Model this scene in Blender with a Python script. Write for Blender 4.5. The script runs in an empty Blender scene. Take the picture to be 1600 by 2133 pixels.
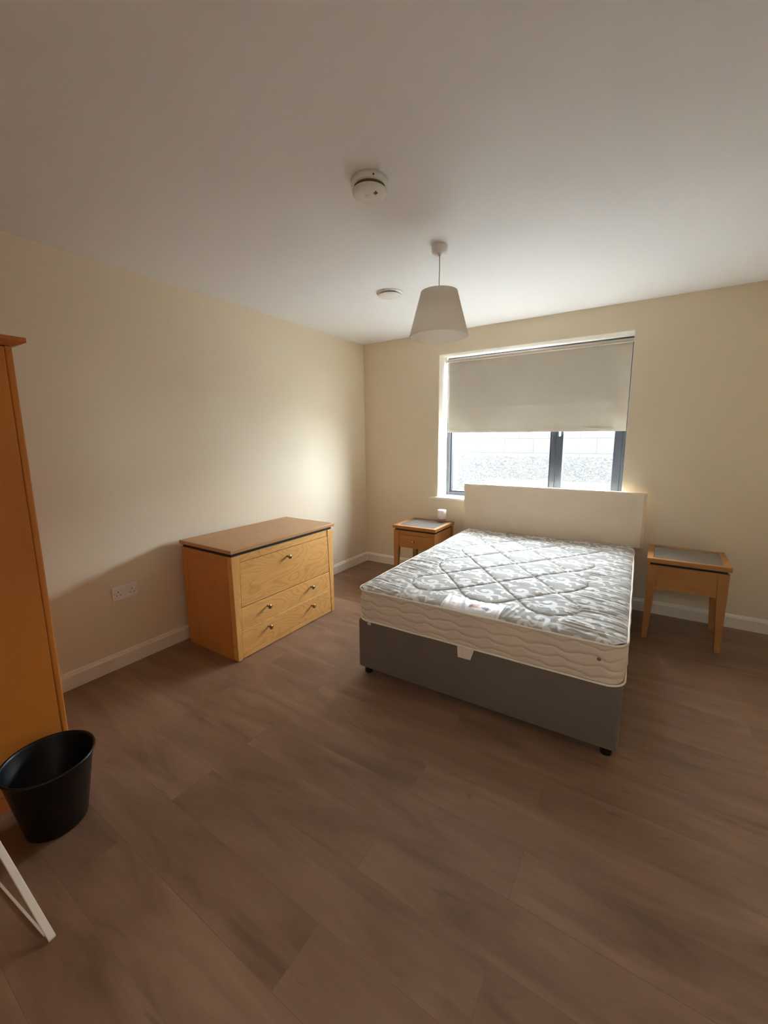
import bpy, bmesh, math, random
import numpy as np
from mathutils import Matrix, Vector, noise as mnoise

random.seed(7)
C = bpy.context.scene
COL = C.collection

# ------------------------------------------------------------------ camera
F, CX, CY = 853.64, 801.31, 1052.03
cam_d = bpy.data.cameras.new('camera'); cam = bpy.data.objects.new('camera', cam_d); COL.objects.link(cam)
cam_d.sensor_fit = 'VERTICAL'; cam_d.sensor_height = 36.0; cam_d.lens = F * 36.0 / 2133.0
cam_d.shift_x = (800.0 - CX) / 2133.0; cam_d.shift_y = (CY - 1066.5) / 2133.0
cam_d.clip_start = 0.02
right = Vector((0.84031426, 0.54202335, -0.00908964)); down = Vector((0.07976126, -0.14020638, -0.98690441))
fwd = Vector((-0.53619966, 0.82858485, -0.16104989))
M = Matrix((( right.x, -down.x, -fwd.x), (right.y, -down.y, -fwd.y), (right.z, -down.z, -fwd.z))).to_4x4()
cam.matrix_world = Matrix.Translation((2.6988, -3.7805, 1.404)) @ M
C.camera = cam

# ------------------------------------------------------------------ sky, sun, exposure
C.view_settings.view_transform = 'Standard'; C.view_settings.look = 'None'
C.view_settings.exposure = 0.90; C.view_settings.gamma = 1.0
C.view_settings.use_curve_mapping = False
SKY, SUN, HALL_FILL = 29.0, 0.3, 15.0
w = bpy.data.worlds.new('sky'); C.world = w; w.use_nodes = True
w.node_tree.nodes['Background'].inputs[0].default_value = (0.80, 0.91, 1.0, 1)
w.node_tree.nodes['Background'].inputs[1].default_value = SKY
sd = bpy.data.lights.new('sun', 'SUN'); sd.energy = SUN; sd.angle = 0.01; sd.color = (0.97, 0.985, 1.0)
so = bpy.data.objects.new('sun', sd); COL.objects.link(so)
so.rotation_euler = Vector((0.40, -0.27, -1.0)).to_track_quat('-Z', 'Y').to_euler()
so.location = (-3, 1, 6)
pd = bpy.data.lights.new('window_daylight', 'AREA'); pd.shape = 'RECTANGLE'; pd.size = 1.62; pd.size_y = 1.38
pd.cycles.is_portal = True
po = bpy.data.objects.new('window_daylight', pd); COL.objects.link(po)
po.location = (1.712, 0.30, 1.50); po.rotation_euler = (math.radians(-90), 0, 0)
# fill lamp added in an invented hallway behind the camera, lifts the dark foreground
hd = bpy.data.lights.new('added_fill_lamp', 'AREA'); hd.shape = 'DISK'; hd.size = 0.5; hd.energy = HALL_FILL; hd.color = (0.86, 0.94, 1.0)
ho = bpy.data.objects.new('added_fill_lamp', hd); COL.objects.link(ho); ho.location = (2.66, -5.25, 2.355)
C.cycles.sample_clamp_indirect = 80.0
C.cycles.use_denoising = True
C.cycles.max_bounces = 12; C.cycles.diffuse_bounces = 10; C.cycles.transparent_max_bounces = 12
C.cycles.caustics_reflective = False; C.cycles.caustics_refractive = False

# ------------------------------------------------------------------ materials
def srgb(r, g, b):
    f = lambda c: (c / 255 / 12.92) if c / 255 <= 0.04045 else ((c / 255 + 0.055) / 1.055) ** 2.4
    return (f(r), f(g), f(b), 1.0)

class NT:
    def __init__(s, name):
        s.m = bpy.data.materials.new(name); s.m.use_nodes = True; s.t = s.m.node_tree; s.n = s.t.nodes
        s.b = s.n['Principled BSDF']; s.out = s.n['Material Output']
    def new(s, typ, **kw):
        n = s.n.new(typ)
        for k, v in kw.items():
            if k in n.inputs.keys(): n.inputs[k].default_value = v
            else: setattr(n, k, v)
        return n
    def l(s, a, b): s.t.links.new(a, b)
    def obj(s, scale=(1, 1, 1), rot=(0, 0, 0), loc=(0, 0, 0)):
        tc = s.new('ShaderNodeTexCoord'); mp = s.new('ShaderNodeMapping')
        mp.inputs['Scale'].default_value = scale; mp.inputs['Rotation'].default_value = rot; mp.inputs['Location'].default_value = loc
        s.l(tc.outputs['Object'], mp.inputs['Vector']); return mp.outputs['Vector']
    def noise(s, vec, scale, detail=2, rough=0.5, dist=0.0):
        n = s.new('ShaderNodeTexNoise'); n.inputs['Scale'].default_value = scale; n.inputs['Detail'].default_value = detail
        n.inputs['Roughness'].default_value = rough; n.inputs['Distortion'].default_value = dist
        s.l(vec, n.inputs['Vector']); return n.outputs['Fac']
    def ramp(s, fac, stops):
        r = s.new('ShaderNodeValToRGB'); e = r.color_ramp.elements
        while len(e) < len(stops): e.new(0.5)
        for k, (p, c) in enumerate(stops):
            e[k].position = p; e[k].color = c if len(c) == 4 else (*c, 1)
        s.l(fac, r.inputs[0]); return r.outputs['Color']
    def math(s, op, a, b=None, clamp=False):
        n = s.new('ShaderNodeMath'); n.operation = op; n.use_clamp = clamp
        for i, v in enumerate((a, b)):
            if v is None: continue
            if isinstance(v, (int, float)): n.inputs[i].default_value = v
            else: s.l(v, n.inputs[i])
        return n.outputs[0]
    def mix(s, fac, a, b, blend='MIX'):
        n = s.new('ShaderNodeMix'); n.data_type = 'RGBA'; n.blend_type = blend
        for i, v in ((0, fac), (6, a), (7, b)):
            if isinstance(v, (int, float)): n.inputs[i].default_value = v
            elif isinstance(v, tuple): n.inputs[i].default_value = v
            else: s.l(v, n.inputs[i])
        return n.outputs[2]
    def bump(s, h, strength, dist=0.01, normal=None):
        n = s.new('ShaderNodeBump'); n.inputs['Strength'].default_value = strength; n.inputs['Distance'].default_value = dist
        s.l(h, n.inputs['Height'])
        if normal is not None: s.l(normal, n.inputs['Normal'])
        s.l(n.outputs[0], s.b.inputs['Normal']); return n.outputs[0]
    def col(s, c):
        if isinstance(c, tuple): s.b.inputs['Base Color'].default_value = c
        else: s.l(c, s.b.inputs['Base Color'])
    def rough(s, v):
        if isinstance(v, (int, float)): s.b.inputs['Roughness'].default_value = v
        else: s.l(v, s.b.inputs['Roughness'])

def plain(name, rgb, rough=0.5, var=0.03, scale=8, bump=0.0, bscale=200, metallic=0.0):
    t = NT(name); v = t.obj()
    n = t.noise(v, scale, 3)
    c = srgb(*rgb); lo = tuple(x * (1 - var) for x in c[:3]) + (1,); hi = tuple(min(1, x * (1 + var)) for x in c[:3]) + (1,)
    t.col(t.ramp(n, [(0.3, lo), (0.7, hi)])); t.rough(rough); t.b.inputs['Metallic'].default_value = metallic
    if bump: t.bump(t.noise(v, bscale, 2), bump, 0.002)
    return t.m

def wood(name, axis, light, dark, ringk=46.0, contrast=0.8, rough=0.42):
    """honey veneer; grain runs along the given axis; contour-like cathedral figure"""
    t = NT(name); tc = t.new('ShaderNodeTexCoord'); oi = t.new('ShaderNodeObjectInfo')
    off = t.new('ShaderNodeVectorMath'); off.operation = 'MULTIPLY_ADD'
    cmb = t.new('ShaderNodeCombineXYZ')
    for i in range(3): t.l(oi.outputs['Random'], cmb.inputs[i])
    t.l(cmb.outputs[0], off.inputs[0]); off.inputs[1].default_value = (7.3, 3.1, 5.7); t.l(tc.outputs['Object'], off.inputs[2])
    def mp(al, ac):
        m = t.new('ShaderNodeMapping'); m.inputs['Scale'].default_value = [al if i == axis else ac for i in range(3)]
        t.l(off.outputs[0], m.inputs['Vector']); return m.outputs[0]
    n1 = t.noise(mp(1.0, 3.6), 1.3, 2, 0.45, 0.25)
    rings = t.math('SINE', t.math('MULTIPLY', n1, ringk * 2))
    rings = t.math('MULTIPLY_ADD', rings, 0.5); rings.node.inputs[2].default_value = 0.5
    rings = t.math('POWER', rings, 3.5)
    fib = t.noise(mp(5.0, 170.0), 1.0, 2, 0.6)
    patch = t.noise(mp(0.8, 2.0), 2.0, 2)
    f = t.math('ADD', t.math('MULTIPLY', rings, 0.36 * contrast), t.math('MULTIPLY', fib, 0.42 * contrast))
    f = t.math('ADD', f, t.math('MULTIPLY', t.math('SUBTRACT', patch, 0.5), 0.7), clamp=True)
    t.col(t.mix(f, srgb(*light), srgb(*dark)))
    t.rough(t.math('ADD', t.math('MULTIPLY', fib, 0.15), rough - 0.07))
    t.bump(t.math('ADD', fib, rings), 0.08, 0.0015)
    return t.m

# painted walls / ceiling
def paint(name, rgb, rough=0.75):
    t = NT(name); v = t.obj()
    n = t.noise(v, 1.2, 4, 0.6); c = srgb(*rgb)
    t.col(t.ramp(n, [(0.3, tuple(x * 0.975 for x in c[:3]) + (1,)), (0.7, c)])); t.rough(rough)
    t.bump(t.noise(v, 260, 2), 0.05, 0.001)
    return t.m
m_wall = paint('cream wall paint', (234, 221, 197), 0.6)
m_ceil = paint('white ceiling paint', (242, 244, 248), 0.7)
m_trim = plain('white gloss trim', (238, 232, 220), 0.35)
m_whiteplastic = plain('white plastic', (238, 237, 235), 0.32)

def floor_mat():
    t = NT('brown oak planks'); v = t.obj()
    br = t.new('ShaderNodeTexBrick'); t.l(v, br.inputs['Vector'])
    br.inputs['Scale'].default_value = 1.0; br.inputs['Brick Width'].default_value = 1.22; br.inputs['Row Height'].default_value = 0.18
    br.inputs['Mortar Size'].default_value = 0.0009; br.inputs['Mortar Smooth'].default_value = 0.3; br.inputs['Bias'].default_value = 0.0
    br.offset = 0.37; br.offset_frequency = 2
    br.inputs['Color1'].default_value = (0, 0, 0, 1); br.inputs['Color2'].default_value = (1, 1, 1, 1); br.inputs['Mortar'].default_value = (0.5, 0.5, 0.5, 1)
    sep = t.new('ShaderNodeSeparateColor'); t.l(br.outputs['Color'], sep.inputs[0]); rnd = sep.outputs[0]
    cmb = t.new('ShaderNodeCombineXYZ')
    t.l(t.math('MULTIPLY', rnd, 17.0), cmb.inputs[0]); t.l(t.math('MULTIPLY', rnd, 9.0), cmb.inputs[1]); t.l(t.math('MULTIPLY', rnd, 5.0), cmb.inputs[2])
    add = t.new('ShaderNodeVectorMath'); add.operation = 'ADD'; t.l(v, add.inputs[0]); t.l(cmb.outputs[0], add.inputs[1])
    def mp(sx, sy):
        m = t.new('ShaderNodeMapping'); m.inputs['Scale'].default_value = (sx, sy, 1); t.l(add.outputs[0], m.inputs['Vector']); return m.outputs[0]
    n1 = t.noise(mp(1.1, 5.0), 1.5, 4, 0.6, 0.6)
    n2 = t.noise(mp(3.0, 60.0), 1.0, 3, 0.6)
    n3 = t.noise(mp(2.2, 9.0), 1.6, 3, 0.55, 1.2)
    c = t.ramp(n1, [(0.30, srgb(116, 86, 65)), (0.5, srgb(144, 111, 87)), (0.72, srgb(165, 131, 106))])
    c = t.mix(t.math('MULTIPLY', n2, 0.35), c, srgb(100, 76, 58))
    knot = t.ramp(n3, [(0.66, (0, 0, 0)), (0.74, (1, 1, 1))])
    c = t.mix(t.math('MULTIPLY', knot, 0.38), c, srgb(78, 54, 38))
    c = t.mix(t.math('MULTIPLY', t.math('SUBTRACT', rnd, 0.35), 0.22, clamp=True), c, srgb(96, 70, 53))
    c = t.mix(t.math('MULTIPLY', br.outputs['Fac'], 0.35), c, srgb(76, 54, 40))
    t.col(c); t.rough(t.math('ADD', t.math('MULTIPLY', n2, 0.12), 0.33))
    t.b.inputs['Specular IOR Level'].default_value = 0.55
    t.bump(t.math('SUBTRACT', n2, br.outputs['Fac']), 0.10, 0.001)
    return t.m
m_floor = floor_mat()

HON_L, HON_D = (234, 180, 106), (186, 124, 58)
m_wood = [wood('honey oak grain %s' % 'xyz'[i], i, HON_L, HON_D, 85) for i in range(3)]
m_plain_wood = [wood('smooth honey oak %s' % 'xyz'[i], i, (208, 142, 72), (182, 112, 48), 20, 0.45) for i in range(3)]
m_side_wood = [wood('deep honey oak %s' % 'xyz'[i], i, (178, 124, 68), (150, 98, 48), 20, 0.45) for i in range(3)]
m_top_wood = wood('dull oak top', 1, (200, 150, 98), (176, 124, 74), 16, 0.5, 0.36)
m_ward = wood('orange pine panel', 2, (205, 128, 52), (180, 102, 34), 10, 0.5, 0.38)
m_ward_edge = wood('orange pine edging', 2, (200, 118, 62), (178, 96, 44), 8, 0.4, 0.35)
m_black = plain('black recess', (14, 12, 12), 0.6)
m_bin = plain('black bin plastic', (5, 5, 6), 0.38, bump=0.15, bscale=400)
m_bronze = plain('dull bronze', (150, 128, 100), 0.3, metallic=1.0)
m_steel = plain('satin steel', (190, 180, 168), 0.28, metallic=1.0)
m_inset = plain('grey top inset', (118, 112, 108), 0.22, 0.08, 5)
m_anth = plain('anthracite frame', (62, 68, 78), 0.35)
m_copper = plain('copper coat', (176, 112, 88), 0.35)
m_white_ceramic = plain('white frosted glass', (238, 236, 236), 0.3)
m_shade_in = plain('white shade lining', (240, 236, 230), 0.7)
m_cord = plain('cream flex', (200, 188, 172), 0.5)
m_gasket = plain('dark gasket', (20, 20, 22), 0.5)

def shade_mat():
    t = NT('cream pleated fabric'); tc = t.new('ShaderNodeTexCoord')
    sep = t.new('ShaderNodeSeparateXYZ'); t.l(tc.outputs['Object'], sep.inputs[0])
    a = t.math('ARCTAN2', sep.outputs[1], sep.outputs[0])
    s = t.math('SINE', t.math('MULTIPLY', a, 72.0))
    t.col(t.mix(t.math('MULTIPLY_ADD', s, 0.05), srgb(236, 222, 200), srgb(208, 192, 168))); t.rough(0.85)
    s2 = t.math('MULTIPLY', s, 1.0); t.bump(s2, 0.12, 0.002)
    return t.m
m_shade = shade_mat()

def fabric(name, rgb, rough=0.9, weave=900, strength=0.2, var=0.05):
    t = NT(name); v = t.obj(); c = srgb(*rgb)
    n = t.noise(v, weave, 1); n2 = t.noise(v, 6, 3)
    t.col(t.ramp(n2, [(0.3, tuple(x * (1 - var) for x in c[:3]) + (1,)), (0.7, c)])); t.rough(rough)
    t.b.inputs['Sheen Weight'].default_value = 0.15
    t.bump(n, strength, 0.001); return t.m
def translucent(m, rgb, fac):
    nt = m.node_tree; b = nt.nodes['Principled BSDF']; out = nt.nodes['Material Output']
    tr = nt.nodes.new('ShaderNodeBsdfTranslucent'); tr.inputs[0].default_value = srgb(*rgb)
    mx = nt.nodes.new('ShaderNodeMixShader'); mx.inputs[0].default_value = fac
    nt.links.new(b.outputs[0], mx.inputs[1]); nt.links.new(tr.outputs[0], mx.inputs[2]); nt.links.new(mx.outputs[0], out.inputs[0])
    return m
translucent(m_shade, (250, 246, 240), 0.6); translucent(m_shade_in, (250, 248, 244), 0.6)
m_blind = fabric('taupe blind cloth', (200, 193, 182), 0.85)
translucent(m_blind, (190, 205, 215), 0.03)
m_divan = fabric('brown grey upholstery', (112, 98, 86), 0.92, 700, 0.35)
m_head = plain('cream faux leather', (234, 219, 198), 0.5, bump=0.12, bscale=350)
m_border = fabric('cream mattress border', (220, 202, 180), 0.8, 800)
m_piping = fabric('ivory piping', (244, 232, 212), 0.7, 1200, 0.3)
m_tag = fabric('white tag cloth', (222, 206, 190), 0.8)

def damask():
    t = NT('silver scroll damask')
    at = t.new('ShaderNodeAttribute'); at.attribute_name = 'scroll'
    v = t.obj()
    f = t.new('ShaderNodeMapRange'); f.interpolation_type = 'SMOOTHSTEP'
    f.inputs['From Min'].default_value = -0.0012; f.inputs['From Max'].default_value = 0.0012
    t.l(at.outputs['Fac'], f.inputs['Value'])
    n = t.noise(v, 1500, 1)
    g = t.mix(t.math('MULTIPLY', n, 0.2), srgb(176, 174, 168), srgb(164, 162, 156))
    t.col(t.mix(f.outputs[0], srgb(220, 218, 214), g))
    r = t.new('ShaderNodeMapRange'); t.l(f.outputs[0], r.inputs['Value']); r.inputs['To Min'].default_value = 0.62; r.inputs['To Max'].default_value = 0.8; t.b.inputs['Specular IOR Level'].default_value = 0.2
    t.rough(r.outputs[0])
    t.bump(n, 0.12, 0.001); return t.m
m_damask = damask()

def glass():
    t = NT('clear window glass'); t.n.remove(t.b)
    tr = t.new('ShaderNodeBsdfTransparent'); gl = t.new('ShaderNodeBsdfGlossy'); gl.inputs['Roughness'].default_value = 0.02
    mx = t.new('ShaderNodeMixShader'); mx.inputs[0].default_value = 0.04
    t.l(tr.outputs[0], mx.inputs[1]); t.l(gl.outputs[0], mx.inputs[2]); t.l(mx.outputs[0], t.out.inputs[0])
    return t.m
m_glass = glass()

def roughcast():
    t = NT('grey block garden wall'); tc = t.new('ShaderNodeTexCoord')
    sep = t.new('ShaderNodeSeparateXYZ'); t.l(tc.outputs['Object'], sep.inputs[0])
    low = t.math('LESS_THAN', sep.outputs[2], 1.098)
    v = t.obj()
    vo = t.new('ShaderNodeTexVoronoi'); vo.feature = 'SMOOTH_F1'; vo.inputs['Scale'].default_value = 26; t.l(t.obj((1, 1, 1.7)), vo.inputs['Vector'])
    fine = t.noise(v, 60, 4, 0.65, 0.4)
    rot = t.new('ShaderNodeMapping'); rot.inputs['Rotation'].default_value = (math.radians(90), 0, 0); rot.inputs['Location'].default_value = (0.0, 0.027, 0)
    t.l(tc.outputs['Object'], rot.inputs['Vector'])
    br = t.new('ShaderNodeTexBrick'); t.l(rot.outputs[0], br.inputs['Vector']); br.inputs['Scale'].default_value = 1.0
    br.inputs['Brick Width'].default_value = 0.45; br.inputs['Row Height'].default_value = 0.225; br.inputs['Mortar Size'].default_value = 0.006
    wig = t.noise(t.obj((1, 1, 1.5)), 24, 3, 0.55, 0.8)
    crevice = t.ramp(t.math('ABSOLUTE', t.math('SUBTRACT', wig, 0.5)), [(0.0, (0, 0, 0)), (0.06, (1, 1, 1))])
    lowc = t.mix(crevice, srgb(14, 14, 14), srgb(51, 50, 48))  # shade of the roughcast crevices is put into the colour
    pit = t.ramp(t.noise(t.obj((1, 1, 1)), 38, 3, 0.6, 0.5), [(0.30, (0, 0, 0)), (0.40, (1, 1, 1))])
    upc = t.mix(pit, srgb(25, 25, 25), srgb(54, 53, 51))  # pits darkened in the colour too, standing in for relief shade
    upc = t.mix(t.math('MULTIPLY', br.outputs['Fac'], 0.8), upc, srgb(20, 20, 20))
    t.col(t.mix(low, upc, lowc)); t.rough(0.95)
    t.bump(t.math('MULTIPLY', crevice, 1.0), 0.5, 0.02)
    return t.m
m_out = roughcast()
m_paving = plain('grey concrete paving', (178, 174, 166), 0.9, 0.08, 3)

# ------------------------------------------------------------------ mesh helpers
def finish(name, bm, mat, parent=None, smooth=False, loc=(0, 0, 0)):
    me = bpy.data.meshes.new(name); bmesh.ops.recalc_face_normals(bm, faces=bm.faces[:]); bm.to_mesh(me); bm.free()
    me.materials.append(mat)
    if smooth:
        for p in me.polygons: p.use_smooth = True
    o = bpy.data.objects.new(name, me); COL.objects.link(o); o.location = loc
    if parent is not None: o.parent = parent
    return o
def bbox(bm, x0, x1, y0, y1, z0, z1, bev=0.0, seg=2):
    """box, optionally with rounded edges, added to bm"""
    t = bmesh.new(); r = bmesh.ops.create_cube(t, size=1.0)
    for v in t.verts: v.co = Vector(((x0 + x1) / 2 + v.co.x * (x1 - x0), (y0 + y1) / 2 + v.co.y * (y1 - y0), (z0 + z1) / 2 + v.co.z * (z1 - z0)))
    if bev: bmesh.ops.bevel(t, geom=t.edges[:], offset=bev, segments=seg, profile=0.5, affect='EDGES')
    merge(bm, t)
def merge(bm, t, mat=None):
    if mat is not None: bmesh.ops.transform(t, matrix=mat, verts=t.verts[:])
    vm = {v: bm.verts.new(v.co) for v in t.verts}
    for f in t.faces:
        try: bm.faces.new([vm[v] for v in f.verts])
        except ValueError: pass
    t.free()
def box(name, mat, parent, x0, x1, y0, y1, z0, z1, bev=0.0, seg=2, smooth=False):
    bm = bmesh.new(); bbox(bm, x0, x1, y0, y1, z0, z1, bev, seg); return finish(name, bm, mat, parent, smooth)
def prism8(bm, bot, top, bev=0.0, seg=2):
    """six-sided solid from two quads (bottom, top), each four (x,y,z)"""
    t = bmesh.new(); vb = [t.verts.new(p) for p in bot]; vt = [t.verts.new(p) for p in top]
    t.faces.new(vb[::-1]); t.faces.new(vt)
    for i in range(4): t.faces.new((vb[i], vb[(i + 1) % 4], vt[(i + 1) % 4], vt[i]))
    bmesh.ops.recalc_face_normals(t, faces=t.faces[:])
    if bev: bmesh.ops.bevel(t, geom=t.edges[:], offset=bev, segments=seg, profile=0.5, affect='EDGES')
    merge(bm, t)
def lathe(bm, prof, cx=0, cy=0, n=48, caps=True):
    rings = []
    for r, z in prof:
        if r < 1e-6: rings.append([bm.verts.new((cx, cy, z))])
        else: rings.append([bm.verts.new((cx + r * math.cos(2 * math.pi * k / n), cy + r * math.sin(2 * math.pi * k / n), z)) for k in range(n)])
    for a, b in zip(rings, rings[1:]):
        for k in range(n):
            k2 = (k + 1) % n
            if len(a) == 1 and len(b) == 1: continue
            if len(a) == 1: bm.faces.new((a[0], b[k], b[k2]))
            elif len(b) == 1: bm.faces.new((a[k], a[k2], b[0]))
            else: bm.faces.new((a[k], a[k2], b[k2], b[k]))
def tube(bm, pts, r, n=8, closed=False):
    P = [Vector(p) for p in pts]; m = len(P); rings = []; up = Vector((0, 0, 1))
    for i in range(m):
        if closed: d = P[(i + 1) % m] - P[i - 1]
        else: d = P[min(i + 1, m - 1)] - P[max(i - 1, 0)]
        d.normalize(); u = up if abs(d.dot(up)) < 0.95 else Vector((1, 0, 0))
        s = d.cross(u).normalized(); t = s.cross(d)
        rr = r if not isinstance(r, (list, tuple)) else r[i]
        rings.append([bm.verts.new(P[i] + rr * (math.cos(2 * math.pi * k / n) * s + math.sin(2 * math.pi * k / n) * t)) for k in range(n)])
    for i in range(m if closed else m - 1):
        a, b = rings[i], rings[(i + 1) % m]
        for k in range(n): bm.faces.new((a[k], a[(k + 1) % n], b[(k + 1) % n], b[k]))
    if not closed: bm.faces.new(rings[0][::-1]); bm.faces.new(rings[-1])
def thing(name, label, cat, loc=(0, 0, 0), rz=0.0, group=None):
    o = bpy.data.objects.new(name, None); COL.objects.link(o); o.location = loc; o.rotation_euler = (0, 0, rz)
    o.empty_display_size = 0.1; o['label'] = label; o['category'] = cat
    if group: o['group'] = group
    return o
def struct(o, label=None):
    o['kind'] = 'structure'
    if label: o['label'] = label
    return o
def lab(o, t): o['label'] = t; return o

# ------------------------------------------------------------------ the room
RX, RY, H = 3.72, -4.45, 2.40
WX0, WX1, WZ0, WZ1, WD = 0.8955, 2.5300, 0.800, 2.199, 0.205
struct(box('floor', m_floor, None, -0.12, RX + 0.12, -6.1, 0.34, -0.10, 0.0), 'brown oak-effect plank floor')
struct(box('ceiling', m_ceil, None, -0.12, RX + 0.12, -6.1, 0.34, H, H + 0.12), 'plain white ceiling')
struct(box('wall_left', m_wall, None, -0.12, 0.0, RY, 0.34, 0.0, H), 'long cream wall behind the chest of drawers')
struct(box('wall_right', m_wall, None, RX, RX + 0.12, RY, 0.34, 0.0, H))
DX0, DX1, DZ, HY = 2.15, 3.15, 2.10, -6.0  # doorway made up to let the fill light through
bm = bmesh.new(); bbox(bm, -0.12, DX0, RY - 0.12, RY, 0, H); bbox(bm, DX1, RX + 0.12, RY - 0.12, RY, 0, H); bbox(bm, DX0, DX1, RY - 0.12, RY, DZ, H)
struct(finish('wall_back', bm, m_wall))
m_fill_hall = paint('white fill hallway paint', (240, 236, 228), 0.7)
bm = bmesh.new(); bbox(bm, 1.20, 1.30, HY, RY - 0.12, 0, H); bbox(bm, RX, RX + 0.12, HY, RY - 0.12, 0, H); bbox(bm, 1.20, RX + 0.12, HY - 0.1, HY, 0, H)
struct(finish('wall_added_hallway', bm, m_fill_hall))  # unseen hallway added to carry the fill lamp's light
bm = bmesh.new()
bbox(bm, 0.0, WX0, 0.0, 0.34, 0, H); bbox(bm, WX1, RX, 0.0, 0.34, 0, H)
bbox(bm, WX0, WX1, 0.0, 0.34, 0, 0.785); bbox(bm, WX0, WX1, 0.0, 0.34, WZ1, H)
struct(finish('wall_front', bm, m_wall), 'cream wall with the window in it')

def skirting(name, pts, label=None):
    """moulded skirting run: list of straight runs (axis, from, to, wall coordinate, sign)"""
    prof = [(0, 0), (0.018, 0), (0.018, 0.078), (0.015, 0.084), (0.012, 0.087), (0.0105, 0.093), (0.005, 0.0995), (0, 0.101)]
    bm = bmesh.new()
    for axis, a, b, wc, sg, ma, mb in pts:
        rows = []
        for s, end, m in ((0, a, ma), (1, b, mb)):
            row = []
            for d, z in prof:
                q = end + m * d; p = (q, wc + sg * d, z) if axis == 'x' else (wc + sg * d, q, z); row.append(bm.verts.new(p))
            rows.append(row)
        k = len(prof)
        for i in range(k): bm.faces.new((rows[0][i], rows[0][(i + 1) % k], rows[1][(i + 1) % k], rows[1][i]))
        bm.faces.new(rows[0]); bm.faces.new(rows[1][::-1])
    return struct(finish(name, bm, m_trim), label)
skirting('baseboard_left', [('y', RY, 0.0, 0.0, 1, 0, -1)], 'white moulded skirting along the left wall')
skirting('baseboard_front', [('x', 0.0, RX, 0.0, -1, 1, -1)], 'white moulded skirting under the window')
skirting('baseboard_right', [('y', RY, 0.0, RX, -1, 0, -1)])

# window: white reveal, sill board, frame, panes
RV = 0.006
bm = bmesh.new()
bbox(bm, WX0, WX0 + RV, 0.0005, WD, WZ0, WZ1); bbox(bm, WX1 - RV, WX1, 0.0005, WD, WZ0, WZ1); bbox(bm, WX0, WX1, 0.0005, WD, WZ1 - RV, WZ1)
struct(finish('trim_1', bm, m_trim), 'white plastered window reveal')
struct(box('trim_2', m_trim, None, 0.815, 2.612, -0.026, WD, 0.785, 0.808, 0.006), 'white window sill board')
fy0, fy1 = WD, WD + 0.07
win = thing('window_1', 'dark grey framed window half covered by a roller blind', 'window', (0, 0, 0)); win['kind'] = 'structure'
del win['category']
bm = bmesh.new(); fx0, fx1, fz0, fz1 = WX0 + 0.002, WX1 - 0.002, 0.800, WZ1 - 0.002
def frame(bm, x0, x1, z0, z1, w, y0, y1, bev=0.003):
    bbox(bm, x0, x0 + w, y0, y1, z0, z1, bev); bbox(bm, x1 - w, x1, y0, y1, z0, z1, bev)
    bbox(bm, x0 + w, x1 - w, y0, y1, z0, z0 + w, bev); bbox(bm, x0 + w, x1 - w, y0, y1, z1 - w, z1, bev)
frame(bm, fx0, fx1, fz0, fz1, 0.040, fy0, fy1); bbox(bm, 1.930, 1.972, fy0, fy1, fz0 + 0.04, fz1 - 0.04, 0.003)
struct(finish('window_frame', bm, m_anth, win))
bm = bmesh.new(); frame(bm, 1.974, 2.488, fz0 + 0.042, fz1 - 0.042, 0.058, fy0 - 0.004, fy1 - 0.01)
cas = struct(finish('casement', bm, m_anth, win)); lab(cas, 'opening casement on the right')
bm = bmesh.new(); frame(bm, fx0 + 0.042, 1.929, fz0 + 0.042, fz1 - 0.042, 0.012, fy0 + 0.012, fy1 - 0.01, 0.001)
struct(finish('glazing_bead', bm, m_gasket, win))
struct(box('pane', m_glass, win, fx0 + 0.05, 1.925, fy0 + 0.034, fy0 + 0.038, fz0 + 0.05, fz1 - 0.05))
struct(box('pane', m_glass, win, 2.026, 2.436, fy0 + 0.034, fy0 + 0.038, fz0 + 0.095, fz1 - 0.095))
bm = bmesh.new(); bbox(bm, 1.990, 2.014, fy0 - 0.010, fy0 - 0.004, 1.46, 1.56, 0.002); bbox(bm, 1.994, 2.010, fy0 - 0.022, fy0 - 0.009, 1.52, 1.545, 0.003)
bbox(bm, 1.994, 2.010, fy0 - 0.026, fy0 - 0.014, 1.405, 1.545, 0.005)
struct(lab(finish('window_handle', bm, m_whiteplastic, win), 'pale lever handle'))

# outside: block wall and paving
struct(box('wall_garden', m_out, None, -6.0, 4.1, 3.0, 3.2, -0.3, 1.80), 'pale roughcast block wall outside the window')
struct(box('trim_sky_block', m_trim, None, -1.0, 4.8, 0.341, 0.72, 2.60, 2.70), 'unseen slab added above the window to block steep sky light')  # added out of view to cut steep sky light on the sill
struct(box('ground', m_paving, None, -6.0, 12.0, 0.34, 9.0, -0.35, -0.25), 'paving outside the window')

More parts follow.
